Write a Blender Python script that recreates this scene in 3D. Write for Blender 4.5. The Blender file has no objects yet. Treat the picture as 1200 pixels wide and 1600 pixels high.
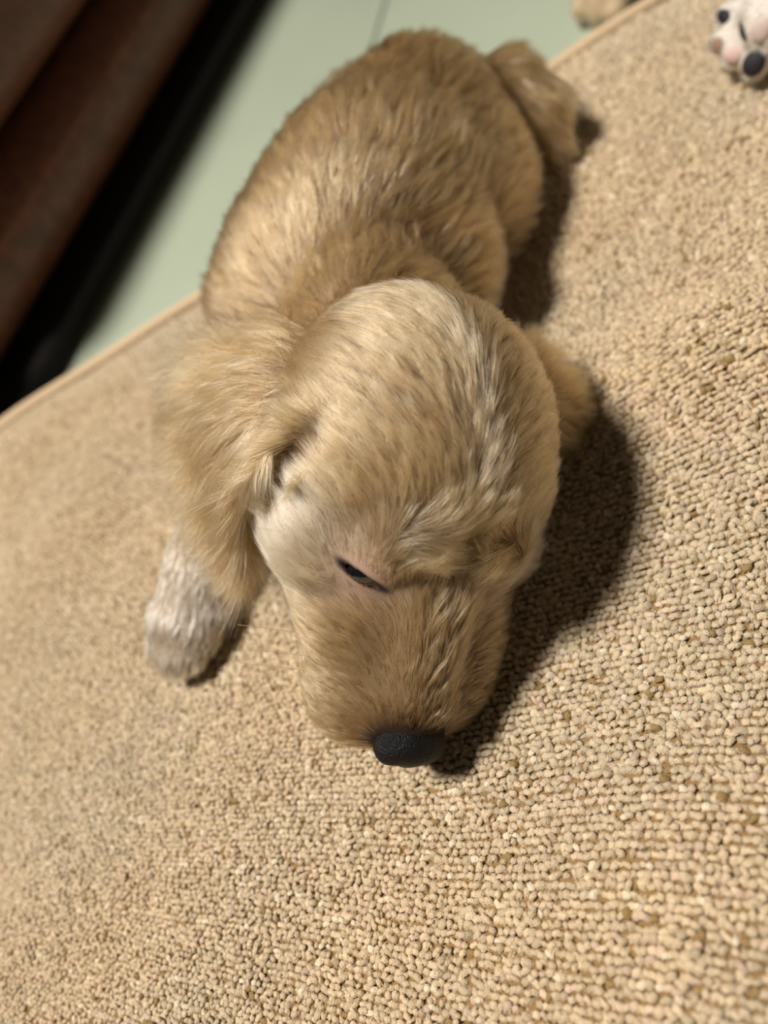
import bpy, bmesh, math
import numpy as np
from mathutils import Matrix, Vector
from mathutils.kdtree import KDTree

scene = bpy.context.scene
COL = scene.collection
rng = np.random.default_rng(7)

# ------------------------------------------------------------------ camera
PITCH = math.radians(52.0)            # looking down at the mat
CAM_H = 0.221                         # above the mat top (z = 0)
FPX = 1200.0                          # focal length for a 1200 px wide frame
_g = np.array([-0.65, -0.76]); _g /= np.linalg.norm(_g)
FWD = np.array([0, math.cos(PITCH), -math.sin(PITCH)])
_R0 = np.array([1.0, 0, 0]); _U0 = np.array([0, math.sin(PITCH), math.cos(PITCH)])
RIGHT = _g[0] * _U0 - _g[1] * _R0
DOWN = _g[1] * _U0 + _g[0] * _R0
CAM = np.array([0, 0, CAM_H])
cam_data = bpy.data.cameras.new('camera')
cam = bpy.data.objects.new('camera', cam_data); COL.objects.link(cam)
M = Matrix.Identity(4)
for i in range(3):
    M[i][0] = RIGHT[i]; M[i][1] = -DOWN[i]; M[i][2] = -FWD[i]; M[i][3] = CAM[i]
cam.matrix_world = M
cam_data.sensor_fit = 'VERTICAL'; cam_data.sensor_height = 32.0; cam_data.sensor_width = 24.0
cam_data.lens = FPX / 1600 * 32.0
cam_data.clip_start = 0.01; cam_data.clip_end = 50
cam_data.dof.use_dof = True
cam_data.dof.focus_distance = 0.207
cam_data.dof.aperture_fstop = cam_data.lens / 1000 / 0.0052   # 5 mm wide aperture
scene.camera = cam

# ------------------------------------------------------------------ world, lamps, exposure
world = bpy.data.worlds.new('world'); scene.world = world
world.use_nodes = True
world.node_tree.nodes['Background'].inputs[0].default_value = (1.0, 0.86, 0.70, 1)
world.node_tree.nodes['Background'].inputs[1].default_value = 0.045

def area_lamp(name, loc, target, size, power, color):
    d = bpy.data.lights.new(name, 'AREA'); d.shape = 'DISK'; d.size = size; d.energy = power; d.color = color
    o = bpy.data.objects.new(name, d); COL.objects.link(o)
    o.location = loc
    o.rotation_euler = (Vector(target) - Vector(loc)).to_track_quat('-Z', 'Y').to_euler()
    return o
area_lamp('ceiling_lamp', (-0.60, 0.53, 2.00), (0.03, 0.17, 0.03), 0.40, 73.0, (1.0, 0.93, 0.86))

vs = scene.view_settings
vs.view_transform = 'Standard'; vs.look = 'None'; vs.exposure = 0.0; vs.gamma = 1.0; vs.use_curve_mapping = False

# ------------------------------------------------------------------ helpers
def at(px, py, z):                     # point of the place at height z (m) on the sight line through a pixel
    ray = FWD + (px - 600) / FPX * RIGHT + (py - 800) / FPX * DOWN
    return CAM + ray * ((z - CAM[2]) / ray[2])
def atc(px, py, z):                    # same in centimetres
    return at(px, py, z * 0.01) * 100
def lin(r, g, b):
    f = lambda c: (c / 255 / 12.92) if c / 255 <= 0.04045 else ((c / 255 + 0.055) / 1.055) ** 2.4
    return np.array([f(r), f(g), f(b)])
def link(o, parent=None):
    COL.objects.link(o)
    if parent is not None: o.parent = parent
    return o
def empty(name, label, cat, loc=(0, 0, 0), group=None):
    o = bpy.data.objects.new(name, None); o.empty_display_size = 0.02; o.location = loc
    o['label'] = label; o['category'] = cat
    if group: o['group'] = group
    return link(o)
def child(o, parent):                  # geometry is written in world space; the parent's offset is taken out
    COL.objects.link(o); o.parent = parent
    o.matrix_parent_inverse = Matrix.Translation(-Vector(parent.location))
    return o
def mesh_np(name, V, F, mat, smooth=True):
    me = bpy.data.meshes.new(name)
    V = np.ascontiguousarray(V, dtype=np.float32); F = np.ascontiguousarray(F, dtype=np.int32)
    k = F.shape[1]
    me.vertices.add(len(V)); me.vertices.foreach_set('co', V.ravel())
    me.loops.add(F.size); me.loops.foreach_set('vertex_index', F.ravel())
    me.polygons.add(len(F)); me.polygons.foreach_set('loop_start', np.arange(0, F.size, k, dtype=np.int32))
    me.polygons.foreach_set('use_smooth', np.full(len(F), smooth))
    me.update(calc_edges=True)
    if mat: me.materials.append(mat)
    return bpy.data.objects.new(name, me)
def set_color(me, name, C):
    a = me.attributes.new(name, 'FLOAT_COLOR', 'POINT')
    C4 = np.ones((len(C), 4), np.float32); C4[:, :3] = C
    a.data.foreach_set('color', C4.ravel())
def unit(v):
    return v / np.maximum(np.linalg.norm(v, axis=-1, keepdims=True), 1e-9)
def vnoise(p, freq, seed):             # cheap smooth noise, about -1..1
    r = np.random.default_rng(seed); out = np.zeros(len(p))
    for i in range(6):
        k = r.normal(size=3) * freq; out += np.sin(p @ k + r.uniform(0, 6.28))
    return out / 2.5

# ------------------------------------------------------------------ materials
def new_mat(name):
    m = bpy.data.materials.new(name); m.use_nodes = True
    nt = m.node_tree; return m, nt, nt.nodes['Principled BSDF']
def simple_mat(name, color, rough=0.6, spec=0.5, bump=0.0, scale=200.0, var=0.0, coat=0.0, noise_detail=4):
    m, nt, b = new_mat(name)
    b.inputs['Base Color'].default_value = (*color, 1); b.inputs['Roughness'].default_value = rough
    b.inputs['Specular IOR Level'].default_value = spec; b.inputs['Coat Weight'].default_value = coat
    if bump or var:
        tc = nt.nodes.new('ShaderNodeTexCoord'); n = nt.nodes.new('ShaderNodeTexNoise')
        n.inputs['Scale'].default_value = scale; n.inputs['Detail'].default_value = noise_detail
        nt.links.new(tc.outputs['Object'], n.inputs['Vector'])
        if bump:
            bp = nt.nodes.new('ShaderNodeBump'); bp.inputs['Strength'].default_value = bump; bp.inputs['Distance'].default_value = 0.002
            nt.links.new(n.outputs['Fac'], bp.inputs['Height']); nt.links.new(bp.outputs['Normal'], b.inputs['Normal'])
        if var:
            r = nt.nodes.new('ShaderNodeValToRGB'); c = np.array(color)
            r.color_ramp.elements[0].position = 0.3; r.color_ramp.elements[1].position = 0.7
            r.color_ramp.elements[0].color = (*(c * (1 - var)), 1); r.color_ramp.elements[1].color = (*np.minimum(c * (1 + var), 1), 1)
            nt.links.new(n.outputs['Fac'], r.inputs['Fac']); nt.links.new(r.outputs['Color'], b.inputs['Base Color'])
    return m
def attr_mat(name, attr, rough=0.8, spec=0.2, sheen=0.0, bump=0.0, scale=3000.0, sss=0.0):
    m, nt, b = new_mat(name)
    a = nt.nodes.new('ShaderNodeAttribute'); a.attribute_name = attr
    nt.links.new(a.outputs['Color'], b.inputs['Base Color'])
    b.inputs['Roughness'].default_value = rough; b.inputs['Specular IOR Level'].default_value = spec
    b.inputs['Sheen Weight'].default_value = sheen
    if sss:
        b.inputs['Subsurface Weight'].default_value = sss; b.inputs['Subsurface Scale'].default_value = 0.002
    if bump:
        tc = nt.nodes.new('ShaderNodeTexCoord'); n = nt.nodes.new('ShaderNodeTexNoise'); n.inputs['Scale'].default_value = scale
        bp = nt.nodes.new('ShaderNodeBump'); bp.inputs['Strength'].default_value = bump; bp.inputs['Distance'].default_value = 0.0005
        nt.links.new(tc.outputs['Object'], n.inputs['Vector']); nt.links.new(n.outputs['Fac'], bp.inputs['Height']); nt.links.new(bp.outputs['Normal'], b.inputs['Normal'])
    return m
def hair_mat(name, rough=0.28):
    m = bpy.data.materials.new(name); m.use_nodes = True; nt = m.node_tree
    for n in list(nt.nodes):
        if n.type == 'BSDF_PRINCIPLED': nt.nodes.remove(n)
    out = [n for n in nt.nodes if n.type == 'OUTPUT_MATERIAL'][0]
    h = nt.nodes.new('ShaderNodeBsdfHairPrincipled'); h.model = 'CHIANG'; h.parametrization = 'COLOR'
    h.inputs['Roughness'].default_value = rough; h.inputs['Radial Roughness'].default_value = 0.65
    h.inputs['Random Roughness'].default_value = 0.2
    a = nt.nodes.new('ShaderNodeAttribute'); a.attribute_name = 'fur_color'
    nt.links.new(a.outputs['Color'], h.inputs['Color'])
    nt.links.new(h.outputs['BSDF'], out.inputs['Surface'])
    return m

MAT_FUR = hair_mat('fur')
MAT_SKIN = attr_mat('skin', 'skin_color', 0.7, 0.25, sss=0.15)
MAT_NOSE = simple_mat('nose_leather', (0.005, 0.0048, 0.0055), 0.45, 0.22, bump=0.5, scale=1500)
MAT_EYE = simple_mat('eye', (0.006, 0.005, 0.007), 0.05, 0.6, coat=1.0)

# ------------------------------------------------------------------ floor
FLOOR_Z = -0.05
grout = simple_mat('grout', (0.30, 0.34, 0.28), 0.9)
tile_mat = simple_mat('tile_glaze', lin(160, 170, 150), 0.42, 0.4, var=0.06, scale=6)
j0, j1 = at(604, 0, FLOOR_Z), at(586, 60, FLOOR_Z)
tu = unit((j1 - j0)[:2]); tv = np.array([-tu[1], tu[0]])
def rounded_box(name, dims, bevel, seg, mat, sub=0):
    bm = bmesh.new(); bmesh.ops.create_cube(bm, size=1.0)
    bmesh.ops.scale(bm, vec=dims, verts=bm.verts)
    bmesh.ops.bevel(bm, geom=bm.edges[:], offset=bevel, segments=seg, profile=0.5, affect='EDGES')
    me = bpy.data.meshes.new(name); bm.to_mesh(me); bm.free()
    for p in me.polygons: p.use_smooth = True
    me.materials.append(mat)
    return bpy.data.objects.new(name, me)
fl = rounded_box('floor', (6, 6, 0.1), 0.002, 1, grout); fl.location = (0, 0, FLOOR_Z - 0.0525)
fl['kind'] = 'structure'; fl['label'] = 'pale green tiled floor under the mat and sofa'; link(fl)
TS = 0.40
tile0 = rounded_box('tile', (TS - 0.003, TS - 0.003, 0.008), 0.0012, 2, tile_mat)
ang = math.atan2(tu[1], tu[0])
k = 0
for a in range(-3, 4):
    for b in range(-3, 4):
        c = j0[:2] + tu * (a + 0.32) * TS + tv * (b + 0.5) * TS
        o = tile0 if k == 0 else tile0.copy()
        k += 1; link(o)
        o.parent = fl; o.matrix_parent_inverse = Matrix.Translation(-Vector(fl.location))
        o.location = (c[0], c[1], FLOOR_Z - 0.004); o.rotation_euler = (0, 0, ang)

# ------------------------------------------------------------------ sofa
leather = simple_mat('brown_leather', lin(106, 63, 45), 0.42, 0.4, bump=0.15, scale=160, var=0.35)
underside_and_shade = simple_mat('sofa_underside_and_shade', (0.006, 0.004, 0.004), 0.9)  # near-black for underside and feet, and for the strip of painted shade
sA, sB = at(392, 0, FLOOR_Z), at(76, 570, FLOOR_Z)
su = unit((sA - sB)[:2]); sn = np.array([su[1], -su[0]])      # along the sofa, towards the camera
def on_front(px, py, off):
    ray = FWD + (px - 600) / FPX * RIGHT + (py - 800) / FPX * DOWN
    n3 = np.array([sn[0], sn[1], 0]); p0 = np.array([sB[0], sB[1], 0]) + n3 * off
    t = ((p0 - CAM) @ n3) / (ray @ n3); return CAM + ray * t
SEAM_Z = 0.5 * (on_front(0, 207, 0.0)[2] + on_front(170, 5, 0.0)[2])
sofa = empty('sofa', 'dark brown leather sofa standing on the green floor beside the mat', 'sofa', (sB[0] - sn[0] * 0.4, sB[1] - sn[1] * 0.4, FLOOR_Z))
sang = math.atan2(su[1], su[0])
def sofa_part(name, along, depth, z0, z1, length, dep, bevel, mat, seg=6):
    o = rounded_box(name, (length, dep, z1 - z0), bevel, seg, mat); link(o, sofa)
    p = np.array([sB[0], sB[1]]) + su * along - sn * (depth + dep / 2)
    o.location = (p[0] - sofa.location[0], p[1] - sofa.location[1], (z0 + z1) / 2 - FLOOR_Z); o.rotation_euler = (0, 0, sang)
    return o
sofa_part('underside', 0.25, 0.05, FLOOR_Z + 0.021, FLOOR_Z + 0.07, 1.66, 0.70, 0.01, underside_and_shade)
sofa_part('shade_strip', 0.25, -0.022, FLOOR_Z + 0.001, FLOOR_Z + 0.02, 1.66, 0.6, 0.006, underside_and_shade, 3)  # near-black strip added to stand in for the shadow below the sofa front
sofa_part('front_panel', 0.25, -0.010, FLOOR_Z + 0.022, SEAM_Z, 1.7, 0.22, 0.034, leather)
for i in range(3):
    sofa_part('seat_cushion', 0.25 + (i - 1) * 0.566, -0.012, SEAM_Z + 0.002, FLOOR_Z + 0.20, 0.56, 0.66, 0.032, leather)
sofa_part('backrest', 0.25, 0.56, FLOOR_Z + 0.10, FLOOR_Z + 0.58, 1.7, 0.22, 0.06, leather)
for s in (-1, 1):
    sofa_part('armrest', 0.25 + s * 0.96, -0.005, FLOOR_Z + 0.015, FLOOR_Z + 0.32, 0.21, 0.78, 0.06, leather)
    for dd in (0.06, 0.66):
        sofa_part('foot', 0.25 + s * 0.9, dd, FLOOR_Z, FLOOR_Z + 0.02, 0.06, 0.06, 0.006, underside_and_shade, 2)

# ------------------------------------------------------------------ mat
eA, eB = at(0, 660, -0.004), at(1004, 14, -0.004)
eu = unit((eB - eA)[:2]); en = np.array([eu[1], -eu[0]])        # along the far hem, in from the hem
E0 = eA[:2] - eu * 0.020
MAT_L, MAT_W = 1.0, 0.72
crA, crB = at(830, 535, 0)[:2], at(1200, 462, 0)[:2]
cu = unit(crB - crA); cn = np.array([-cu[1], cu[0]])            # away from the camera across the crease
bulge_c = at(1240, 1480, 0)[:2]
def sstep(a, b, x):
    t = np.clip((x - a) / (b - a), 0, 1); return t * t * (3 - 2 * t)
def mat_h(xy):                         # height of the mat top
    xy = np.asarray(xy)
    w = (xy - E0) @ en; l = (xy - E0) @ eu
    h = np.zeros(len(xy))
    s = (xy - crA) @ cn; q = (xy - crA) @ cu
    ridge = 0.0105 * np.exp(-np.maximum(s + 0.012, 0) ** 2 / (2 * 0.010 ** 2)) * np.exp(-np.maximum(-(s + 0.012), 0) ** 2 / (2 * 0.05 ** 2))
    h += ridge * sstep(-0.004, 0.07, q)
    h += 0.016 * np.exp(-((xy - bulge_c) ** 2).sum(1) / (2 * 0.042 ** 2))
    h += 0.0013 * vnoise(np.c_[xy, np.zeros(len(xy))], 28, 3)
    for e in (w, MAT_W - w, l, MAT_L - l):
        x = np.clip(1 - e / 0.03, 0, 1); h -= 0.005 * x * x
    return h
mat = empty('mat', 'beige looped pile mat the golden puppy is lying on', 'mat', (float(E0[0] + eu[0] * 0.5 + en[0] * 0.36), float(E0[1] + eu[1] * 0.5 + en[1] * 0.36), FLOOR_Z))
backing = simple_mat('mat_backing', lin(138, 110, 70), 0.95, 0.1, bump=0.3, scale=900)  # browner than the yarn: shade between the loops is put into this colour
nx, ny = 150, 110
ls = np.linspace(0, MAT_L, nx); ws = np.linspace(0, MAT_W, ny)
LL, WW = np.meshgrid(ls, ws, indexing='ij')
XY = E0 + LL.reshape(-1, 1) * eu + WW.reshape(-1, 1) * en
top = np.c_[XY, mat_h(XY) - 0.0012]
bot = np.c_[XY, np.full(len(XY), FLOOR_Z)]
idx = np.arange(nx * ny).reshape(nx, ny)
q = np.stack([idx[:-1, :-1], idx[:-1, 1:], idx[1:, 1:], idx[1:, :-1]], -1).reshape(-1, 4)
ring = np.concatenate([idx[:, 0], idx[-1, 1:], idx[-2::-1, -1], idx[0, -2:0:-1]])
rn = np.roll(ring, -1); N0 = nx * ny
side = np.stack([ring, rn, rn + N0, ring + N0], -1)
def in_view(xy, margin):
    v = np.c_[xy, np.zeros(len(xy))] - CAM; w = v @ FWD
    x = 600 + FPX * (v @ RIGHT) / w; y = 800 + FPX * (v @ DOWN) / w
    return (w > 0.03) & (x > -margin) & (x < 1200 + margin) & (y > -margin) & (y < 1600 + margin)
PILE_MARGIN = 480
# far from the picture the pile is only a relief of the cloth
far_m, nt_, b_ = new_mat('pile_far'); b_.inputs['Roughness'].default_value = 0.95; b_.inputs['Specular IOR Level'].default_value = 0.1
tc_ = nt_.nodes.new('ShaderNodeTexCoord'); vo_ = nt_.nodes.new('ShaderNodeTexVoronoi'); vo_.inputs['Scale'].default_value = 420
rp_ = nt_.nodes.new('ShaderNodeValToRGB'); rp_.color_ramp.elements[0].color = (*lin(202, 181, 146), 1); rp_.color_ramp.elements[1].color = (*lin(150, 122, 82), 1)
rp_.color_ramp.elements[0].position = 0.35; rp_.color_ramp.elements[1].position = 0.8
bp_ = nt_.nodes.new('ShaderNodeBump'); bp_.invert = True; bp_.inputs['Strength'].default_value = 1.0; bp_.inputs['Distance'].default_value = 0.0015
nt_.links.new(tc_.outputs['Object'], vo_.inputs['Vector']); nt_.links.new(vo_.outputs['Distance'], rp_.inputs['Fac']); nt_.links.new(vo_.outputs['Distance'], bp_.inputs['Height'])
nt_.links.new(rp_.outputs['Color'], b_.inputs['Base Color']); nt_.links.new(bp_.outputs['Normal'], b_.inputs['Normal'])
Vb = np.r_[top, bot]; Fb = np.r_[q, q[:, ::-1] + N0, side]
bk = mesh_np('backing', Vb, Fb, backing); bk.data.materials.append(far_m)
bk.data.polygons.foreach_set('material_index', (~in_view(Vb[Fb].mean(1)[:, :2], PILE_MARGIN - 25)).astype(np.int32))
child(bk, mat)
# hem: a rolled binding along the four sides
hem_mat = simple_mat('hem_cloth', lin(205, 182, 148), 0.9, 0.2, bump=0.5, scale=1200)
def tube(path, rad, sides=10, closed=False):
    path = np.asarray(path, float); n = len(path)
    tan = unit(np.gradient(path, axis=0)) if not closed else unit(np.roll(path, -1, 0) - np.roll(path, 1, 0))
    up = np.array([0, 0, 1.0]); s1 = unit(np.cross(tan, up)); s2 = np.cross(s1, tan)
    a = np.linspace(0, 2 * np.pi, sides, endpoint=False); rad = np.broadcast_to(np.asarray(rad, float), (n,))
    V = path[:, None] + rad[:, None, None] * (np.cos(a)[None, :, None] * s1[:, None] + np.sin(a)[None, :, None] * s2[:, None])
    i = np.arange(n if closed else n - 1)[:, None]; j = np.arange(sides)[None]; jn = (j + 1) % sides; i2 = (i + 1) % n
    F = np.stack([i * sides + j, i * sides + jn, i2 * sides + jn, i2 * sides + j], -1).reshape(-1, 4)
    return V.reshape(-1, 3), F
corners = [(0, 0), (MAT_L, 0), (MAT_L, MAT_W), (0, MAT_W)]
pth = []
for (a0, b0), (a1, b1) in zip(corners, corners[1:] + corners[:1]):
    for t in np.linspace(0, 1, 60, endpoint=False):
        pth.append(E0 + eu * (a0 + (a1 - a0) * t) + en * (b0 + (b1 - b0) * t))
pth = np.array(pth); pth = np.c_[pth, mat_h(pth) + 0.0005]
hv, hf = tube(pth, 0.0035, 10, True)
child(mesh_np('hem', hv, hf, hem_mat), mat)

# looped pile: rows of yarn loops that fan out a little towards the right, as in the pulled cloth
PITCH_L = 0.00215
O2 = at(850, 1350, 0)[:2]
es = unit(at(900, 1354, 0)[:2] - at(800, 1350, 0)[:2]); et = np.array([-es[1], es[0]])
FANK = 2.5
sg, tg = np.meshgrid(np.arange(-0.40, 0.45, PITCH_L * 0.86), np.arange(-0.25, 0.60, PITCH_L * 0.98), indexing='ij')
sg = sg + (np.arange(tg.shape[1]) % 2)[None] * PITCH_L * 0.5 + rng.normal(0, 0.12 * PITCH_L, sg.shape)
tg = tg + rng.normal(0, 0.07 * PITCH_L, tg.shape) + 0.0009 * np.sin(sg * 60 + tg * 20)
fk = 1 + FANK * np.clip(sg, -0.22, 0.25)
P2 = (O2 + sg[..., None] * es + (tg * fk)[..., None] * et).reshape(-1, 2)
sz = (PITCH_L * fk ** 0.5).reshape(-1); AGf = (math.atan2(es[1], es[0]) + np.arctan(tg * FANK)).reshape(-1)
lw = (P2 - E0) @ en; ll = (P2 - E0) @ eu
keep = (lw > 0.005) & (lw < MAT_W - 0.006) & (ll > 0.006) & (ll < MAT_L - 0.006) & in_view(P2, PILE_MARGIN)
_a, _b = at(650, 230, 0)[:2], at(655, 1040, 0)[:2]                # nothing of the pile shows under the puppy
_t = np.clip((P2 - _a) @ (_b - _a) / ((_b - _a) @ (_b - _a)), 0, 1)
keep &= np.linalg.norm(P2 - _a - _t[:, None] * (_b - _a), axis=1) > 0.017
P2, sz, AGf = P2[keep], sz[keep], AGf[keep]
def loop_template(nseg, ns):
    # a small arched loop of yarn, unit pitch: ends sink into the backing
    th = np.linspace(-0.18 * np.pi, 1.18 * np.pi, nseg + 1)
    path = np.c_[0.25 * np.cos(th), np.zeros(nseg + 1), 0.42 * np.sin(th) + 0.05]
    tan = unit(np.gradient(path, axis=0)); s1 = np.array([0, 1.0, 0]); s2 = np.cross(tan, s1)
    a = np.linspace(0, 2 * np.pi, ns, endpoint=False)
    V = path[:, None] + 0.31 * (1.25 * np.cos(a)[None, :, None] * s1 + np.sin(a)[None, :, None] * s2[:, None])
    i = np.arange(nseg)[:, None]; j = np.arange(ns)[None]; jn = (j + 1) % ns
    F = np.stack([i * ns + j, i * ns + jn, (i + 1) * ns + jn, (i + 1) * ns + j], -1).reshape(-1, 4)
    return V.reshape(-1, 3), F
n = len(P2); h0 = mat_h(P2)
yw = AGf + rng.normal(0.1, 0.42, n); lean = rng.normal(0.1, 0.38, n); lean2 = rng.normal(0, 0.35, n)
sx = sz * rng.normal(1.16, 0.2, n); sy = sz * rng.normal(1.12, 0.15, n); szz = sz * rng.normal(0.95, 0.2, n)
def make_loops(sel, nseg, ns):
    tv_, tf_ = loop_template(nseg, ns)
    L = np.stack([sx[sel, None] * tv_[:, 0], sy[sel, None] * tv_[:, 1], szz[sel, None] * tv_[:, 2]], -1)
    L *= 1 + rng.normal(0, 0.055, L.shape[:2])[..., None]
    L[..., 1] += lean[sel, None] * L[..., 2]; L[..., 0] += lean2[sel, None] * L[..., 2]
    c, s = np.cos(yw[sel])[:, None], np.sin(yw[sel])[:, None]
    W = np.stack([P2[sel, :1] + c * L[..., 0] - s * L[..., 1], P2[sel, 1:] + s * L[..., 0] + c * L[..., 1], (h0[sel] - 0.0011)[:, None] + L[..., 2]], -1)
    return W.reshape(-1, 3), (tf_[None] + (np.arange(len(sel)) * len(tv_))[:, None, None]).reshape(-1, 4), np.repeat(sel, len(tv_))
near_ = in_view(P2, 40)
Wa, Fa, Ia = make_loops(np.flatnonzero(near_), 5, 5)
Wb, Fb_, Ib = make_loops(np.flatnonzero(~near_), 3, 4)            # simpler loops outside the picture
pile_mat = attr_mat('pile_yarn', 'yarn_color', 0.95, 0.1, sheen=0.1, bump=1.0, scale=2200)
pile = mesh_np('looped_pile', np.r_[Wa, Wb], np.r_[Fa, Fb_ + len(Wa)], pile_mat)
yarn = lin(200, 181, 149)[None] * (1 + rng.normal(0, 0.09, (n, 1)))
t = rng.random(n)
yarn = np.where((t < 0.10)[:, None], yarn * np.array([1.02, 0.98, 1.07]), yarn)
yarn = np.where((t > 0.965)[:, None], lin(222, 208, 180)[None], yarn)
yarn = np.where(((t > 0.95) & (t < 0.965))[:, None], lin(150, 125, 80)[None], yarn)
patch = np.clip(vnoise(np.c_[P2, P2[:, 0] * 0], 45, 11), -1, 1)[:, None]
yarn = yarn * (1 + patch * np.array([0.03, 0.01, -0.02]))
set_color(pile.data, 'yarn_color', np.clip(yarn, 0, 1)[np.r_[Ia, Ib]])
pile['kind'] = 'stuff'; child(pile, mat)

# ------------------------------------------------------------------ sculpting with distance fields (centimetres)
def d_ell(p, c, r, Rm=None):
    v = p - c
    if Rm is not None: v = v @ Rm
    r = np.asarray(r, float)
    k0 = np.linalg.norm(v / r, axis=-1); k1 = np.linalg.norm(v / (r * r), axis=-1)
    return k0 * (k0 - 1) / np.maximum(k1, 1e-6)
def d_cone(p, a, b, ra, rb):
    ab = b - a; t = np.clip(((p - a) @ ab) / (ab @ ab), 0, 1)
    return np.linalg.norm(p - a - t[..., None] * ab, axis=-1) - (ra + (rb - ra) * t)
def d_sheet(p, grid, th, m=20, nn=16):
    g = np.asarray(grid, float); a, b = g.shape[:2]
    def interp(g, mm):                 # smooth resampling along the first axis
        t = np.linspace(0, len(g) - 1, mm); i = np.clip(t.astype(int), 0, len(g) - 2); f = t - i
        gm = np.concatenate([2 * g[:1] - g[1:2], g, 2 * g[-1:] - g[-2:-1]])
        sh = (-1,) + (1,) * (g.ndim - 1); f = f.reshape(sh)
        p0, p1, p2, p3 = gm[i], gm[i + 1], gm[i + 2], gm[i + 3]
        return 0.5 * ((2 * p1) + (-p0 + p2) * f + (2 * p0 - 5 * p1 + 4 * p2 - p3) * f ** 2 + (-p0 + 3 * p1 - 3 * p2 + p3) * f ** 3)
    s = interp(g, m); s = np.swapaxes(interp(np.swapaxes(s, 0, 1), nn), 0, 1).reshape(-1, 3)
    out = np.full(p.shape[:-1], 1e9); pp = p.reshape(-1, 3); o = out.reshape(-1)
    p2 = (pp ** 2).sum(1)
    for i in range(0, len(s), 40):
        q = s[i:i + 40]
        d2 = p2[:, None] - 2 * pp @ q.T + (q ** 2).sum(1)[None]
        o[:] = np.minimum(o, d2.min(1))
    return np.sqrt(np.maximum(o, 0)).reshape(out.shape) - th
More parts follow.
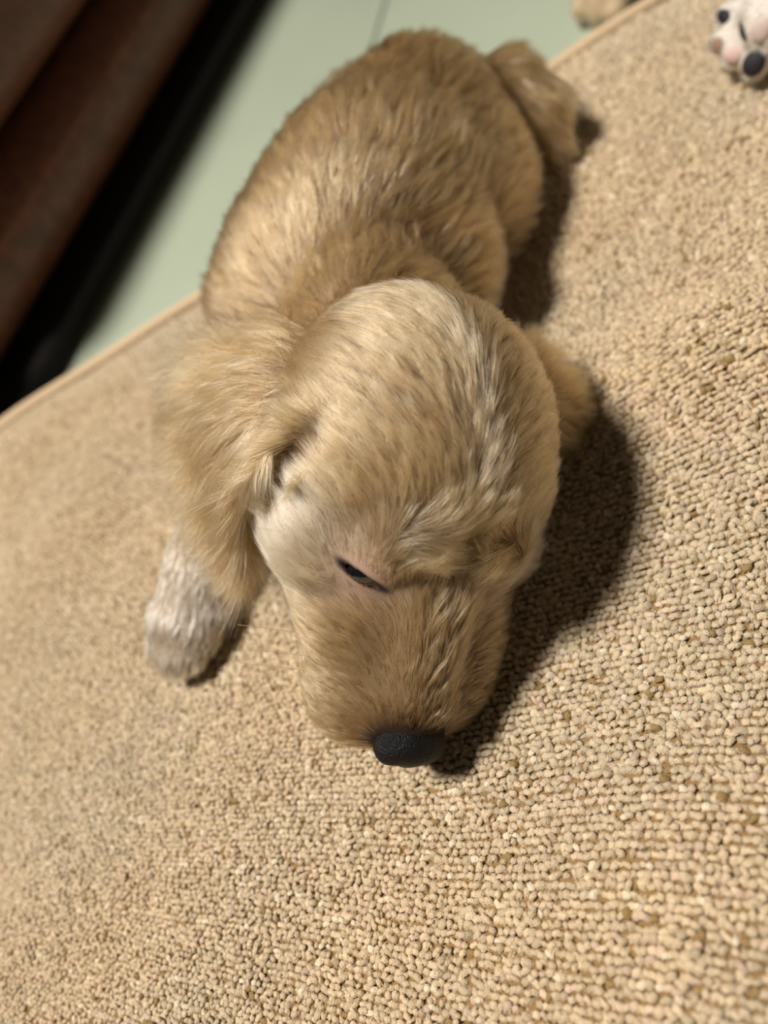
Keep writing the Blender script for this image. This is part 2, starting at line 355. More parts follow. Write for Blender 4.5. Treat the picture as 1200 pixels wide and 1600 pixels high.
class Sculpt:
    def __init__(self, lo, hi, h):
        self.lo = np.array(lo, float); self.h = h
        self.n = np.ceil((np.array(hi) - self.lo) / h).astype(int) + 1
        self.D = np.full(self.n, 6.0, np.float64); self.prims = []
    def _box(self, lo, hi):
        a = np.clip(np.floor((lo - self.lo) / self.h).astype(int), 0, self.n); b = np.clip(np.ceil((hi - self.lo) / self.h).astype(int) + 1, 0, self.n)
        sl = tuple(slice(x, y) for x, y in zip(a, b))
        ax = [self.lo[i] + self.h * np.arange(a[i], b[i]) for i in range(3)]
        return sl, np.stack(np.meshgrid(*ax, indexing='ij'), -1)
    def add(self, fn, lo, hi, k, group, sub=False):
        m = k + 0.7
        sl, p = self._box(np.asarray(lo) - m, np.asarray(hi) + m)
        d = fn(p); a = self.D[sl]
        if sub:
            hh = np.clip(0.5 - 0.5 * (a + d) / k, 0, 1)
            self.D[sl] = a * (1 - hh) + (-d) * hh + k * hh * (1 - hh)
        else:
            hh = np.clip(0.5 + 0.5 * (a - d) / k, 0, 1)
            self.D[sl] = a * (1 - hh) + d * hh - k * hh * (1 - hh)
            self.prims.append((group, fn))
    def ball(self, c, r, k=0.8, group='body', sub=False): self.ell(c, (r, r, r), k, group, None, sub)
    def ell(self, c, r, k=0.8, group='body', Rm=None, sub=False):
        c = np.asarray(c, float); mr = max(r)
        self.add(lambda p: d_ell(p, c, r, Rm), c - mr, c + mr, k, group, sub)
    def cone(self, a, b, ra, rb, k=0.8, group='body'):
        a = np.asarray(a, float); b = np.asarray(b, float); m = max(ra, rb)
        self.add(lambda p: d_cone(p, a, b, ra, rb), np.minimum(a, b) - m, np.maximum(a, b) + m, k, group)
    def chain(self, pts, rs, k=0.6, group='body'):
        for i in range(len(pts) - 1): self.cone(pts[i], pts[i + 1], rs[i], rs[i + 1], k, group)
    def sheet(self, grid, th, k, group):
        g = np.asarray(grid, float).reshape(-1, 3)
        self.add(lambda p: d_sheet(p, grid, th), g.min(0) - th, g.max(0) + th, k, group)
    def floor_clip(self, z):
        zz = self.lo[2] + self.h * np.arange(self.n[2]); self.D = np.maximum(self.D, (z - zz)[None, None, :])
    def group_dist(self, p, groups):
        out = np.full((len(groups), len(p)), 9.0)
        for g, fn in self.prims:
            i = groups.index(g); out[i] = np.minimum(out[i], fn(p))
        return out
    def sample(self, p):
        f = np.clip((p - self.lo) / self.h, 0, self.n - 1.001); i = f.astype(int); t = f - i; v = 0
        for dx in (0, 1):
            for dy in (0, 1):
                for dz in (0, 1):
                    w = np.abs(1 - dx - t[..., 0]) * np.abs(1 - dy - t[..., 1]) * np.abs(1 - dz - t[..., 2])
                    v = v + w * self.D[i[..., 0] + dx, i[..., 1] + dy, i[..., 2] + dz]
        return v
    def hit(self, px, py):             # first surface point on a sight line, and its normal
        ray = FWD + (px - 600) / FPX * RIGHT + (py - 800) / FPX * DOWN; ray = ray / np.linalg.norm(ray)
        t = np.arange(8, 45, 0.02); pts = CAM * 100 + t[:, None] * ray
        v = self.sample(pts); ok = ((pts > self.lo) & (pts < self.lo + self.h * (self.n - 1))).all(1)
        k = np.argmax((v < 0) & ok); p = pts[k]; e = 0.15
        g = np.array([self.sample(p + np.eye(3)[i] * e) - self.sample(p - np.eye(3)[i] * e) for i in range(3)])
        return p, g / np.linalg.norm(g)
    def mesh(self, smooth=2):
        D = self.D; s = D < 0
        corners = [(a, b, c) for a in (0, 1) for b in (0, 1) for c in (0, 1)]
        nx, ny, nz = D.shape
        cnt = sum(s[a:nx - 1 + a, b:ny - 1 + b, c:nz - 1 + c].astype(np.int8) for a, b, c in corners)
        act = np.argwhere((cnt > 0) & (cnt < 8)); acc = np.zeros((len(act), 3)); num = np.zeros(len(act))
        for a in corners:
            for ax in range(3):
                if a[ax]: continue
                b = list(a); b[ax] = 1
                ia = act + a; ib = act + b
                va = D[ia[:, 0], ia[:, 1], ia[:, 2]]; vb = D[ib[:, 0], ib[:, 1], ib[:, 2]]
                cr = (va < 0) != (vb < 0); t = np.where(cr, va / np.where(va == vb, 1, va - vb), 0)
                pt = np.array(a, float)[None].repeat(len(act), 0); pt[:, ax] = t
                acc += pt * cr[:, None]; num += cr
        V = act + acc / num[:, None]
        ids = np.full((nx - 1, ny - 1, nz - 1), -1, np.int64); ids[act[:, 0], act[:, 1], act[:, 2]] = np.arange(len(act))
        Q = []
        for ax in range(3):
            a1, a2 = [(1, 2), (2, 0), (0, 1)][ax]
            sl0 = [slice(1, -1)] * 3; sl0[ax] = slice(0, -1); sl1 = [slice(1, -1)] * 3; sl1[ax] = slice(1, None)
            A = s[tuple(sl0)]; B = s[tuple(sl1)]
            e = np.argwhere(A != B); flip = ~A[e[:, 0], e[:, 1], e[:, 2]]
            base = e.copy(); base[:, a1] += 1; base[:, a2] += 1
            def cid(d1, d2):
                x = base.copy(); x[:, a1] += d1; x[:, a2] += d2; return ids[x[:, 0], x[:, 1], x[:, 2]]
            qd = np.stack([cid(-1, -1), cid(0, -1), cid(0, 0), cid(-1, 0)], -1)
            qd[flip] = qd[flip][:, ::-1]; Q.append(qd)
        Q = np.concatenate(Q); Q = Q[(Q >= 0).all(1)]
        V = self.lo + V * self.h
        for _ in range(smooth):
            acc = np.zeros_like(V); num = np.zeros(len(V))
            for i in range(4):
                a, b = Q[:, i], Q[:, (i + 1) % 4]
                for j in range(3):
                    acc[:, j] += np.bincount(a, V[b, j], len(V)) + np.bincount(b, V[a, j], len(V))
                num += np.bincount(a, minlength=len(V)) + np.bincount(b, minlength=len(V))
            V = V + 0.5 * (acc / np.maximum(num, 1)[:, None] - V)
        return V, Q
def vert_normals(V, Q):
    fn = np.cross(V[Q[:, 2]] - V[Q[:, 0]], V[Q[:, 3]] - V[Q[:, 1]])
    N = np.zeros_like(V)
    for i in range(4):
        for j in range(3): N[:, j] += np.bincount(Q[:, i], fn[:, j], len(V))
    return unit(N), fn

def grow_fur(name, V, Q, count, density, style, parent, mat, npts=6, clump_frac=0.06, seed=1, clump=0.55, z0=0.0):
    """strands rooted on the quads V, Q (cm). density(p) -> weight; style(p, n) -> dir, length, lift, radius(mm), colour"""
    r = np.random.default_rng(seed)
    N, fn = vert_normals(V, Q)
    T = np.concatenate([Q[:, [0, 1, 2]], Q[:, [0, 2, 3]]])
    ar = np.linalg.norm(np.cross(V[T[:, 1]] - V[T[:, 0]], V[T[:, 2]] - V[T[:, 0]]), axis=1)
    w = ar * np.maximum(density(V[T].mean(1), unit(N[T].mean(1))), 0); w /= w.sum()
    f = r.choice(len(T), count, p=w); u = r.random((count, 2)); fl_ = u.sum(1) > 1; u[fl_] = 1 - u[fl_]
    bc = np.c_[1 - u.sum(1), u]
    P = (V[T[f]] * bc[:, :, None]).sum(1); Nn = unit((N[T[f]] * bc[:, :, None]).sum(1))
    d, ln, lift, rad, colr, mess = style(P, Nn)
    # clumps
    nc = max(int(count * clump_frac), 10); ci = r.choice(count, nc, replace=False)
    kd = KDTree(nc)
    for i, k in enumerate(ci): kd.insert(P[k], i)
    kd.balance()
    cl = np.array([kd.find(p)[1] for p in P])
    b2 = np.cross(Nn, d)
    cy = r.normal(0, 1, nc)[cl] * mess; cyl = r.normal(0, 0.35, nc)[cl] * mess; ccol = r.normal(0, 0.22, nc)[cl]
    yaw_ = cy + r.normal(0, 0.10, count)
    tdir = unit(d * np.cos(yaw_)[:, None] + b2 * np.sin(yaw_)[:, None])
    lf = np.clip(lift + cyl + r.normal(0, 0.07, count), 0.03, 1.3)
    ln = ln * np.clip(r.normal(1, 0.18, count), 0.4, 1.5)
    S = np.linspace(0, 1, npts); pts = np.zeros((count, npts, 3)); pts[:, 0] = P - Nn * 0.03
    curl = r.normal(0, 1.0, nc)[cl] * mess + r.normal(0, 0.08, count)
    for i in range(1, npts):
        t_ = S[i]
        a_ = lf * (1.25 - 0.85 * t_); dirn = tdir + b2 * (curl * (t_ - 0.3))[:, None]
        dirn = unit(unit(dirn) * np.cos(a_)[:, None] + Nn * np.sin(a_)[:, None] - np.array([0, 0, 0.18 * t_]))
        pts[:, i] = pts[:, i - 1] + dirn * (ln / (npts - 1))[:, None]
    # pull the tips of a clump together
    ctip = pts[ci][cl]; off = ctip - pts
    pull = clump * (S ** 1.3)[None, :, None] * np.clip(r.normal(1, 0.25, count), 0.2, 1.4)[:, None, None]
    far = np.linalg.norm(P - P[ci][cl], axis=1) > 0.9
    pull[far] = 0
    # keep the thickness of the coat: only pull sideways
    offn = (off * Nn[:, None]).sum(-1, keepdims=True) * Nn[:, None]
    pts = pts + np.clip(pull, 0, 0.95) * (off - 0.6 * offn)
    pts[..., 2] = np.maximum(pts[..., 2], z0 + 0.06)
    cd = bpy.data.hair_curves.new(name); cd.add_curves([npts] * count)
    cd.position_data.foreach_set('vector', (pts * 0.01).astype(np.float32).ravel())
    ra = cd.attributes.get('radius') or cd.attributes.new('radius', 'FLOAT', 'POINT')
    prof = np.interp(S, [0, 0.3, 0.75, 1], [0.9, 1.0, 0.7, 0.15])
    ra.data.foreach_set('value', (rad[:, None] * 0.001 * prof[None]).astype(np.float32).ravel())
    colr = colr * np.clip(1 + ccol + r.normal(0, 0.13, count), 0.35, 1.7)[:, None]
    grad = np.interp(S, [0, 0.4, 1], [0.32, 0.76, 1.14])  # roots darker, as in real fur, also painting in the coat's self-shadow
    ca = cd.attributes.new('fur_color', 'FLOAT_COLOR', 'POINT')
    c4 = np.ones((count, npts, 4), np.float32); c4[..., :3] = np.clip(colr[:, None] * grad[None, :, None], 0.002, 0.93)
    ca.data.foreach_set('color', c4.ravel())
    cd.materials.append(mat)
    o = bpy.data.objects.new(name, cd); child(o, parent)
    return o

# ------------------------------------------------------------------ the golden puppy
pup = empty('puppy', 'golden puppy asleep on the mat with its nose towards the front', 'puppy', tuple(at(600, 500, 0)))
S0 = atc(650, 690, 5.0)
nose_px = atc(650, 1166, 2.05)
Yh = unit(nose_px - S0)
roll = math.radians(27)
Zc = -FWD * math.cos(roll) + RIGHT * math.sin(roll)
Zh = unit(Zc - (Zc @ Yh) * Yh); Xh = np.cross(Zh, Yh)
HR = np.stack([Xh, Yh, Zh], 1)                                    # head axes as columns
NY = np.linalg.norm(nose_px - S0)                                  # skull centre to nose
def HL(x, y, z): return S0 + Xh * x + Yh * y + Zh * z
def hl_of(p): return (p - S0) @ HR
LO = np.array([-11, 8, -0.6]); 
pts_lo = np.array([atc(200, 1060, 0), atc(900, 200, 0), atc(640, 30, 4), atc(290, 480, 3), nose_px, atc(900, 700, 0)])
lo = pts_lo.min(0) - 3.0; hi = pts_lo.max(0) + 3.0; lo[2] = -0.6; hi[2] = 11.5
sc = Sculpt(lo, hi, 0.105)
GROUPS = ['body', 'leg', 'tail', 'head', 'ear_a', 'ear_b']
# torso
ax_b = unit(atc(655, 195, 4) - atc(515, 455, 4.4)); ax_b[2] *= 0.3; ax_b = unit(ax_b)
sd_b = unit(np.cross(ax_b, [0, 0, 1.0])); BR = np.stack([sd_b, ax_b, np.cross(sd_b, ax_b)], 1)
sc.ell(atc(522, 430, 3.8), (4.5, 4.2, 3.9), 1.2, 'body', BR)
sc.ell(atc(588, 325, 4.0), (4.5, 5.0, 4.2), 1.5, 'body', BR)
sc.ell(atc(655, 212, 3.6), (3.4, 3.4, 3.5), 1.5, 'body', BR)
sc.ell(atc(732, 285, 2.6), (2.2, 3.2, 2.5), 0.9, 'body', BR)
sc.ell(atc(560, 200, 2.4), (2.0, 3.0, 2.2), 1.0, 'body', BR)
sc.ell(atc(690, 430, 3.0), (1.9, 2.6, 2.4), 0.9, 'body', BR)         # shoulder on the shaded side
sc.ell(atc(410, 500, 3.4), (1.8, 1.8, 2.2), 1.2, 'body', BR)         # shoulder on the lit side
sc.cone(atc(560, 450, 3.8), HL(0, -1.8, -1.2), 3.2, 2.6, 0.7, 'body')  # neck
# foreleg
legp = [atc(400, 600, 3.0), atc(345, 760, 2.1), atc(318, 880, 1.5), atc(290, 965, 1.15)]
sc.chain(legp, [1.9, 1.35, 1.2, 1.3], 0.7, 'leg')
for px, py, z, rr in ((262, 1000, 0.95, 0.72), (276, 1022, 0.95, 0.75), (296, 1018, 0.9, 0.72), (314, 992, 0.85, 0.66)):
    sc.cone(atc(px + 12, py - 40, z + 0.2), atc(px, py, z), 0.8, rr, 0.35, 'leg')
# second foreleg, folded under the chest
sc.chain([atc(690, 480, 2.0), atc(735, 560, 1.4), atc(745, 640, 1.0)], [1.6, 1.2, 1.0], 0.6, 'leg')
# hind foot beside the belly
sc.chain([atc(775, 290, 1.6), atc(775, 345, 1.1), atc(760, 385, 0.9)], [1.4, 1.0, 0.8], 0.6, 'body')
# tail
sc.chain([atc(730, 165, 3.4), atc(785, 140, 3.0), atc(832, 165, 2.2), atc(862, 212, 1.2)], [1.4, 1.15, 0.95, 0.5], 0.7, 'tail')
# head
H = lambda *a: HL(*a)
sc.ell(H(0, -0.2, 0.1), (4.0, 4.2, 3.5), 1.0, 'head', HR)
sc.ell(H(0, 1.5, 0.9), (2.9, 2.5, 2.2), 1.2, 'head', HR)
for s in (-1, 1):
    sc.ell(H(2.2 * s, 2.1, -0.9), (2.0, 2.5, 2.2), 1.1, 'head', HR)
sc.cone(H(0.1, 3.2, -1.25), H(0.05, NY - 1.45, -1.2), 2.6, 1.65, 1.0, 'head')
sc.cone(H(0.05, 2.9, 1.35), H(0.0, NY - 1.1, -0.1), 1.15, 0.75, 1.1, 'head')
for s in (-1, 1):
    sc.ell(H(1.35 * s + 0.1, NY - 2.0, -1.6), (1.4, 2.0, 1.45), 0.8, 'head', HR)
    sc.ell(H(1.6 * s + 0.1, 4.4, -1.1), (1.6, 2.0, 1.65), 0.9, 'head', HR)
sc.ell(H(2.0, 5.8, -1.2), (1.3, 2.2, 1.4), 0.9, 'head', HR)              # lip spread on the mat
sc.ell(H(0, NY - 1.9, -2.6), (1.1, 1.6, 0.9), 0.6, 'head', HR)
for s in (-1, 1):
    sc.ell(H(1.4 * s + 0.05, 3.2, 1.6), (1.0, 0.85, 0.82), 0.6, 'head', HR)     # brows
sc.ell(H(0.05, 4.2, 2.75), (0.6, 1.0, 0.75), 0.8, 'head', HR, sub=True)         # stop
# ears
earL = [[(490, 525, 7.6), (490, 600, 8.0), (500, 672, 7.4)],
        [(405, 528, 7.4), (408, 615, 8.0), (432, 698, 7.7)],
        [(308, 572, 6.2), (335, 665, 6.9), (372, 778, 6.4)],
        [(285, 650, 4.2), (318, 755, 4.3), (378, 880, 4.2)]]
earR = [[(775, 560, 4.4), (800, 610, 4.0), (820, 660, 3.4)],
        [(825, 560, 2.9), (850, 610, 2.5), (850, 668, 2.0)],
        [(850, 590, 1.3), (888, 632, 1.1), (875, 680, 0.9)]]
for px, py, rr in ((488, 684, 0.45), (462, 704, 0.6), (440, 735, 0.65), (425, 775, 0.65), (418, 820, 0.55)):
    gp, gn = sc.hit(px, py); sc.ball(gp + gn * 0.05, rr, 0.35, 'head', sub=True)
gL = np.array([[atc(*q_) for q_ in row] for row in earL]); gR = np.array([[atc(*q_) for q_ in row] for row in earR])
sc.sheet(gL, 0.26, 0.35, 'ear_a'); sc.sheet(gR, 0.26, 0.4, 'ear_b')
# cheek pads under the eyes
cp, cpn = sc.hit(478, 872); cl_ = hl_of(cp - cpn * 0.75)
for m in (-1, 1):
    sc.ell(HL(cl_[0] * m * -1 + 0.12, cl_[1], cl_[2]), (1.15, 1.05, 1.1) if m == -1 else (0.85, 0.9, 0.9), 0.5, 'head', HR)
# eyes: found on the lit side, mirrored to the other
eye_p, eye_n = sc.hit(568, 893)
e2, _ = sc.hit(598, 912); e1, _ = sc.hit(540, 874)
el = hl_of(eye_p); nl = HR.T @ eye_n; sl_ = HR.T @ unit(e2 - e1)
eyes = []
for m in (1, -1):
    fl3 = np.array([m, 1, 1.0])
    p = S0 + HR @ (el * fl3); nrm = unit(HR @ (nl * fl3)); sd = HR @ (sl_ * fl3); sd = unit(sd - (sd @ nrm) * nrm); ot = np.cross(nrm, sd)
    Re = np.stack([sd, ot, nrm], 1)
    sc.ell(p - nrm * 0.48, (1.05, 0.8, 0.74), 0.4, 'head', Re)             # lids
    if m == 1: sc.ell(p + nrm * 0.22, (0.66, 0.075, 0.5), 0.04, 'head', Re, sub=True)  # slit, the far eye is shut
    eyes.append((p, nrm, sd, ot, Re))
sc.floor_clip(0.10)
V, Q = sc.mesh(2)
nose_c = HL(-0.03, NY - 0.05, -0.25)

def body_colors(p):
    gd = sc.group_dist(p, GROUPS); w = np.exp(-gd / 0.35); w /= w.sum(0)
    h = hl_of(p)
    gold = lin(172, 136, 88); deep = lin(152, 112, 66); pale = lin(200, 176, 142); cream = lin(222, 200, 170); white = lin(222, 200, 170)
    c = np.zeros((len(p), 3))
    nz = vnoise(p, 1.1, 5)[:, None] * 0.5 + 0.5
    body = (gold * (1 - 0.45 * nz) + deep * 0.45 * nz) * 0.72 + pale * 0.28
    headc = gold * 0.6 + pale * 0.4 + 0 * body
    # paler mask around the eyes and cheeks
    de = np.minimum(np.linalg.norm(p - eyes[0][0], axis=1), np.linalg.norm(p - eyes[1][0], axis=1))
    mk = np.exp(-((h[:, 1] - 3.1) / 1.3) ** 2) * sstep(1.2, 2.4, np.abs(h[:, 0])) * sstep(2.0, 1.0, h[:, 2])
    f = np.clip(mk + 0.8 * np.exp(-(de / 1.0) ** 2), 0, 1)[:, None] * 0.85
    headc = headc * (1 - f) + cream * f
    mz = sstep(4.6, 6.0, h[:, 1])[:, None] * 0.45
    headc = headc * (1 - mz) + (gold * 0.75 + deep * 0.25) * mz
    nb = np.exp(-(np.linalg.norm(p - nose_c, axis=1) / 1.6) ** 4)[:, None] * 0.7
    headc = headc * (1 - nb) + lin(84, 58, 38) * nb
    leg = np.where((p @ np.array([0, 0, 1.0]) > -9)[:, None], white[None], white)
    up = sstep(2.2, 3.6, p[:, 2])[:, None]; leg = leg * (1 - up) + body * up
    ear = gold * 0.8 + pale * 0.2 + 0 * body; tail = body
    c = w[0][:, None] * body + w[1][:, None] * leg + w[2][:, None] * tail + w[3][:, None] * headc + (w[4] + w[5])[:, None] * ear
    return c, w, h, de
c0, w0, h0_, de0 = body_colors(V)
skin = c0 * 0.40  # fur colour darkened, so gaps in the coat carry painted self-shadow
rim = np.zeros(len(V))
for (p, nrm, sd, ot, Re) in eyes:
    q_ = (V - p) @ Re; rr = np.sqrt((q_[:, 0] / 0.74) ** 2 + ((q_[:, 1] - 0.02) / 0.17) ** 2)
    rim = np.maximum(rim, sstep(1.5, 0.9, rr) * (np.abs(q_[:, 2]) < 1.0) * (1.0 if nrm is eyes[0][1] else 0.25))
pk = np.exp(-(de0 / 0.9) ** 2)[:, None]
skin = skin * (1 - pk) + lin(190, 158, 138) * pk
skin = skin * (1 - rim[:, None]) + lin(38, 28, 28) * rim[:, None]
dn = np.linalg.norm(V - nose_c, axis=1); k_ = sstep(1.6, 1.05, dn)[:, None]
skin = skin * (1 - k_) + lin(45, 32, 26) * k_
body = mesh_np('body', V * 0.01, Q, MAT_SKIN)
set_color(body.data, 'skin_color', np.clip(skin, 0, 1)); child(body, pup)

def pup_density(p, nn):
    d = np.ones(len(p))
    c, w, h, de = body_colors(p)
    d *= 1 + 0.9 * w[3] + 0.6 * (w[4] + w[5]) - 0.1 * w[0]
    for (pe, nrm, sd, ot, Re) in eyes[:1]:
        q_ = (p - pe) @ Re; rr = np.sqrt((q_[:, 0] / 0.68) ** 2 + (q_[:, 1] / 0.26) ** 2)
        d *= np.where(np.abs(q_[:, 2]) < 1.2, sstep(0.9, 1.7, rr), 1)
    d *= sstep(0.75, 1.0, np.linalg.norm((p - nose_c) @ HR / np.array([1.25, 1.0, 0.95]), axis=1))
    d *= np.where((nn[:, 2] < -0.5) & (p[:, 2] < 1.0), 0.1, 1)
    return d
nose_src = HL(0, NY + 0.3, -0.6)
neck_src = atc(590, 620, 6.0)
earL_src = gL[0, 1]; earR_src = gR[0, 1]
tail_dir = unit(atc(868, 215, 1.3) - atc(725, 115, 4.2)); leg_dir = unit(legp[3] - legp[1])
def pup_style(p, nn):
    c, w, h, de = body_colors(p); n_ = len(p)
    db = unit(unit(p - neck_src) + np.array([0, 0, -0.35]) + 0.5 * ax_b)
    dh = unit(p - nose_src)
    sx_ = np.tanh(h[:, 0] / 0.9)[:, None]; yy = h[:, 1]
    lat = (0.95 * sstep(3.6, 1.2, yy) + 0.75 * sstep(4.2, 5.2, yy) * sstep(0.6, 1.6, np.abs(h[:, 0])))[:, None]
    dh = unit(dh + Xh * sx_ * lat)
    brow = np.zeros(n_)
    for m in (-1, 1):
        bw = np.exp(-(np.linalg.norm(h - np.array([1.4 * m + 0.05, 3.45, 2.35]), axis=1) / 0.75) ** 2); brow = np.maximum(brow, bw)
        dh = unit(dh * (1 - bw)[:, None] + bw[:, None] * (-Xh * m * 0.8 + Yh * 0.5 + 0.2 * Zh))
    # cheeks sweep back and down, forehead sweeps back
    dh = unit(dh + 0.35 * Xh * np.clip(h[:, :1] / 3, -1, 1) * sstep(3.0, 5.5, h[:, 1])[:, None] - 0.25 * Zh * sstep(1.5, 3.5, np.abs(h[:, 0]))[:, None])
    dl = unit(unit(p - earL_src) + 0.5 * unit(gL[3, 2] - gL[0, 1])); dr = unit(unit(p - earR_src))
    d = w[0][:, None] * db + w[1][:, None] * leg_dir + w[2][:, None] * tail_dir + w[3][:, None] * dh + w[4][:, None] * dl + w[5][:, None] * dr
    sw = np.c_[vnoise(p, 1.3, 21), vnoise(p, 1.3, 22), vnoise(p, 1.3, 23)] * 0.22
    d = d + sw * (w[0] + w[2] + 0.5 * (w[4] + w[5]))[:, None]
    d = unit(d - (d * nn).sum(1, keepdims=True) * nn)
    muz = sstep(NY - 0.8, 3.5, h[:, 1])
    lh = 0.50 + 0.45 * muz; lh = lh * (0.50 + 0.50 * sstep(0.5, 1.6, de)) + 0.12 * brow
    ln = w[0] * 1.25 + w[1] * 0.55 + w[2] * 1.25 + w[3] * lh + (w[4] + w[5]) * 1.75
    # ruff behind the head
    lift = w[0] * 0.28 + w[1] * 0.22 + w[2] * 0.32 + w[3] * (0.17 + 0.2 * brow) + (w[4] + w[5]) * 0.28
    rad = w[0] * 0.075 + w[1] * 0.06 + w[2] * 0.075 + w[3] * 0.045 + (w[4] + w[5]) * 0.05
    mess = w[0] * 0.15 + w[1] * 0.06 + w[2] * 0.18 + w[3] * 0.12 + (w[4] + w[5]) * 0.30
    return d, ln, lift, rad, c, mess
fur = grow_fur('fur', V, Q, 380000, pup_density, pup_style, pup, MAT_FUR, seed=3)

# eyeballs
def uv_ball(name, mat, radii, R3, c, seg=24, ring=14):
    bm = bmesh.new(); bmesh.ops.create_uvsphere(bm, u_segments=seg, v_segments=ring, radius=1.0)
    Mx = Matrix.Identity(4)
    for i in range(3):
        for j in range(3): Mx[i][j] = R3[i, j] * radii[j] * 0.01
        Mx[i][3] = c[i] * 0.01
    bmesh.ops.transform(bm, matrix=Mx, verts=bm.verts)
    me = bpy.data.meshes.new(name); bm.to_mesh(me); bm.free()
    for p in me.polygons: p.use_smooth = True
    me.materials.append(mat); return bpy.data.objects.new(name, me)
for (p, nrm, sd, ot, Re) in eyes[:1]:
    o = uv_ball('eye', MAT_EYE, (0.66, 0.60, 0.60), Re, p - nrm * 0.29); o['label'] = 'dark half-closed eye'; child(o, pup)
# nose leather with nostrils
ns = Sculpt(nose_c - 2.0, nose_c + 2.0, 0.05)
ns.ell(nose_c, (1.02, 0.62, 0.66), 0.3, 'n', HR)
ns.ell(nose_c + HR @ np.array([0, -0.15, 0.28]), (0.78, 0.55, 0.36), 0.35, 'n', HR)
ns.cone(nose_c + HR @ np.array([0, 0.25, -0.3]), nose_c + HR @ np.array([0, 0.05, -0.85]), 0.42, 0.3, 0.25, 'n')
for s in (-1, 1):
    ns.ell(nose_c + HR @ np.array([0.62 * s, 0.05, -0.08]), (0.46, 0.5, 0.42), 0.2, 'n', HR)
    ns.ell(nose_c + HR @ np.array([0.46 * s, 0.62, -0.12]), (0.2, 0.3, 0.16), 0.12, 'n', HR, sub=True)
    ns.ell(nose_c + HR @ np.array([0.85 * s, 0.5, -0.3]), (0.26, 0.3, 0.09), 0.10, 'n', HR, sub=True)
nV, nQ = ns.mesh(2)
o = mesh_np('nose', nV * 0.01, nQ, MAT_NOSE); o['label'] = 'black leathery nose'; child(o, pup)

# whiskers
def whisker_set(name, roots, parent):
    npts = 8; pts = []
    for p, d, ln, sag in roots:
        t = np.linspace(0, 1, npts)[:, None]
        pts.append(p + d * ln * t + np.array([0, 0, -1.0]) * sag * t ** 2)
    pts = np.array(pts); pts[..., 2] = np.maximum(pts[..., 2], 0.3)
    cd = bpy.data.hair_curves.new(name); cd.add_curves([npts] * len(pts))
    cd.position_data.foreach_set('vector', (pts * 0.01).astype(np.float32).ravel())
    ra = cd.attributes.get('radius') or cd.attributes.new('radius', 'FLOAT', 'POINT')
    ra.data.foreach_set('value', np.tile(np.linspace(0.12, 0.05, npts) * 0.001, len(pts)).astype(np.float32))
    ca = cd.attributes.new('fur_color', 'FLOAT_COLOR', 'CURVE')
    ca.data.foreach_set('color', np.tile(np.array([*lin(225, 205, 165), 1], np.float32), len(pts)))
    cd.materials.append(MAT_FUR); return child(bpy.data.objects.new(name, cd), parent)
wr = []
for s_, xs in ((1, 1), (-1, -1)):
    for yy, zz, ln in ((3.2, 0.4, 2.6), (3.6, 0.1, 2.2), (5.6, -1.4, 2.4), (6.2, -1.2, 2.0), (6.6, -1.6, 2.2)):
        wr.append((HL(2.6 * xs, yy, zz), unit(Xh * xs * 1.0 - Yh * 0.15 + Zh * 0.1), ln, 0.25))
whisker_set('whiskers', wr, pup)

# ------------------------------------------------------------------ two littermates, mostly beyond the frame
def littermate(label, base, parts, paw_pads, gold_c, furn, seed, lengths=(0.9, 0.42), z0=0.0):
    t = empty('puppy', label, 'puppy', tuple(np.array([*base[:2], z0]) * 0.01))
    allp = np.array([p for pr in parts for p in pr[1]]); m = max(max(pr[2]) for pr in parts)
    lo_ = allp.min(0) - m - 1; hi_ = allp.max(0) + m + 1; lo_[2] = z0 - 0.5
    sk = Sculpt(lo_, hi_, 0.14)
    for kind, pp, rr, kk, grp in parts:
        sk.chain(pp, rr, kk, grp) if len(pp) > 1 else sk.ball(pp[0], rr[0], kk, grp)
    sk.floor_clip(z0 + 0.10)
    V_, Q_ = sk.mesh(2)
    b = mesh_np('body', V_ * 0.01, Q_, MAT_SKIN)
    set_color(b.data, 'skin_color', np.tile(gold_c * 0.8, (len(V_), 1))); child(b, t)
    pads = []
    for px, py, r3, colr_, name in paw_pads:
        p, nrm = sk.hit(px, py)
        sd = unit(np.cross(nrm, Yp)); R3 = np.stack([sd, np.cross(nrm, sd), nrm], 1)
        mt = simple_mat(name + '_skin', colr_, 0.55, 0.4, bump=0.3, scale=2500)
        o = uv_ball('paw_pad', mt, r3, R3, p - nrm * 0.05); o['label'] = name; child(o, t); pads.append((p, max(r3[:2])))
    def dens(p, nn):
        d = np.ones(len(p)); gd = sk.group_dist(p, ['body', 'paw']); d *= np.where(gd[1] < gd[0], 2.5, 1.0)
        for c_, r_ in pads: d *= sstep(r_ * 0.8, r_ * 1.2, np.linalg.norm(p - c_, axis=1))
        return d
    def sty(p, nn):
        gd = sk.group_dist(p, ['body', 'paw']); isp = (gd[1] < gd[0]).astype(float)
        d = unit(unit(p - np.array([*base[:2], 4.0])) + 0 * p); d = unit(d - (d * nn).sum(1, keepdims=True) * nn)
        o1 = np.ones(len(p))
        return d, lengths[0] * (1 - isp) + lengths[1] * isp, 0.3 * o1, 0.07 * o1, np.tile(gold_c, (len(p), 1)), 0.15 * o1
    grow_fur('fur', V_, Q_, furn, dens, sty, t, MAT_FUR, seed=seed, z0=z0)
    return t
Yp = -RIGHT
B1 = atc(1560, -170, 3.8)
ax1 = unit(np.array([RIGHT[0], RIGHT[1], 0])); ay1 = unit(np.array([-DOWN[0], -DOWN[1], 0]))
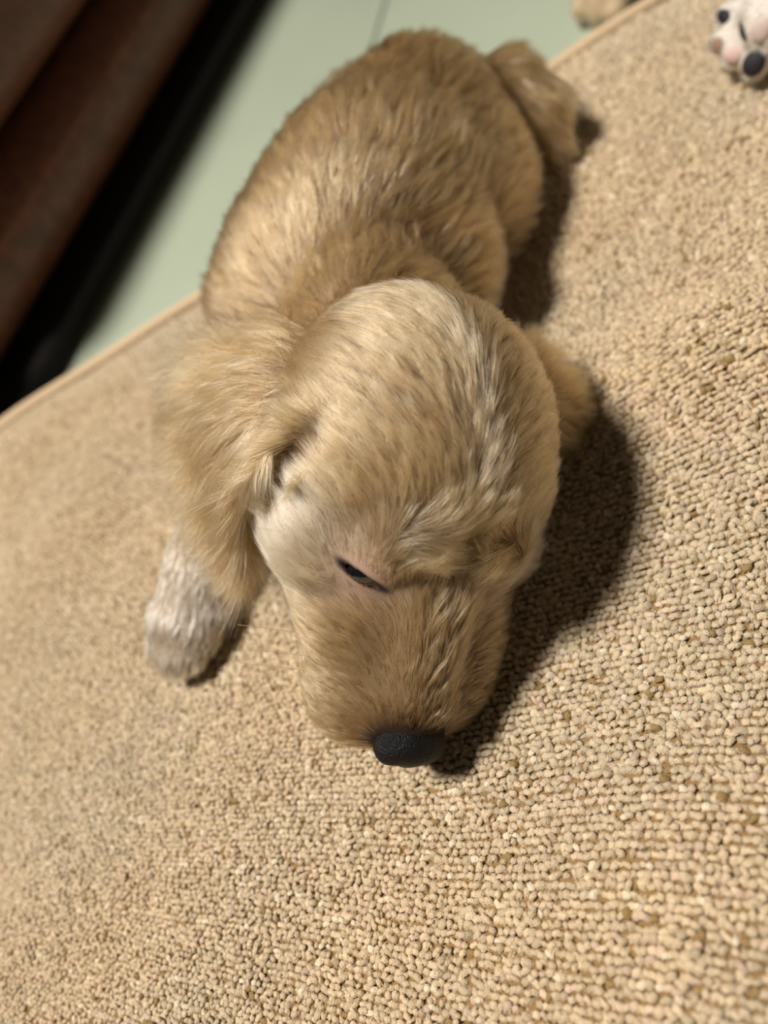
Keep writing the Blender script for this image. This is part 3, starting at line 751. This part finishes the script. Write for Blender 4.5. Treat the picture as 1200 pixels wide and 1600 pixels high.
P1 = [('c', [B1 - ay1 * 4, B1 + ay1 * 7], (4.0, 4.2), 1.0, 'body'),
      ('c', [B1 + ay1 * 7, B1 + ay1 * 12 + ax1 * 2 - np.array([0, 0, 0.6])], (3.0, 3.2), 1.0, 'body'),
      ('c', [B1 + ay1 * 12 + ax1 * 2 - np.array([0, 0, 0.6]), B1 + ay1 * 15 + ax1 * 4 - np.array([0, 0, 1.8])], (2.6, 1.5), 1.0, 'body'),
      ('c', [B1 - ay1 * 3 - ax1 * 1, atc(1370, -70, 2.6), atc(1265, 0, 2.2), atc(1205, 35, 1.9)], (2.2, 1.6, 1.1, 1.15), 0.7, 'paw'),
      ('c', [atc(1205, 25, 2.0), atc(1140, 24, 1.75)], (0.8, 0.50), 0.3, 'paw'),
      ('c', [atc(1200, 40, 1.7), atc(1130, 66, 1.35)], (0.8, 0.48), 0.25, 'paw'),
      ('c', [atc(1200, 50, 1.5), atc(1150, 84, 1.15)], (0.8, 0.50), 0.25, 'paw'),
      ('c', [atc(1210, 55, 1.3), atc(1182, 97, 0.95)], (0.85, 0.56), 0.3, 'paw')]
littermate('white-pawed puppy at the right edge, showing black and pink paw pads', B1, P1,
           [(1131, 27, (0.26, 0.44, 0.16), (0.010, 0.010, 0.013), 'black paw pad'), (1120, 72, (0.30, 0.28, 0.13), lin(150, 120, 100), 'brown paw pad'),
            (1147, 86, (0.30, 0.40, 0.16), lin(206, 176, 168), 'pink paw pad'), (1177, 100, (0.46, 0.42, 0.18), (0.010, 0.010, 0.013), 'black paw pad'),
            (1160, 50, (0.16, 0.36, 0.14), (0.02, 0.017, 0.018), 'black paw pad'), (1188, 48, (0.42, 0.36, 0.14), lin(200, 180, 172), 'pink paw pad')],
           lin(228, 220, 208), 45000, 5)
ZF = FLOOR_Z * 100
B2 = atc(1120, -330, ZF + 4.4)
P2_ = [('c', [B2 - ax1 * 2, B2 + ax1 * 9], (4.3, 4.6), 1.0, 'body'),
       ('c', [B2 + ax1 * 9, B2 + ax1 * 14], (3.5, 3.4), 1.0, 'body'),
       ('c', [B2 + ax1 * 14, B2 + ax1 * 17 - np.array([0, 0, 1.6])], (2.6, 1.7), 1.0, 'body'),
       ('c', [B2 - ax1 * 2, atc(1030, -170, ZF + 2.6), atc(985, -60, ZF + 1.8), atc(945, -8, ZF + 1.4)], (2.7, 1.9, 1.5, 1.3), 0.7, 'paw'),
       ('c', [atc(928, -22, ZF + 1.5), atc(913, 12, ZF + 1.0)], (0.9, 0.72), 0.25, 'paw'),
       ('c', [atc(945, -15, ZF + 1.5), atc(938, 18, ZF + 1.0)], (0.9, 0.74), 0.25, 'paw'),
       ('c', [atc(962, -15, ZF + 1.5), atc(962, 16, ZF + 1.0)], (0.9, 0.70), 0.25, 'paw')]
littermate('cream puppy whose paw shows at the top, on the floor behind the mat hem', B2, P2_, [], lin(206, 182, 146), 30000, 6, z0=ZF)
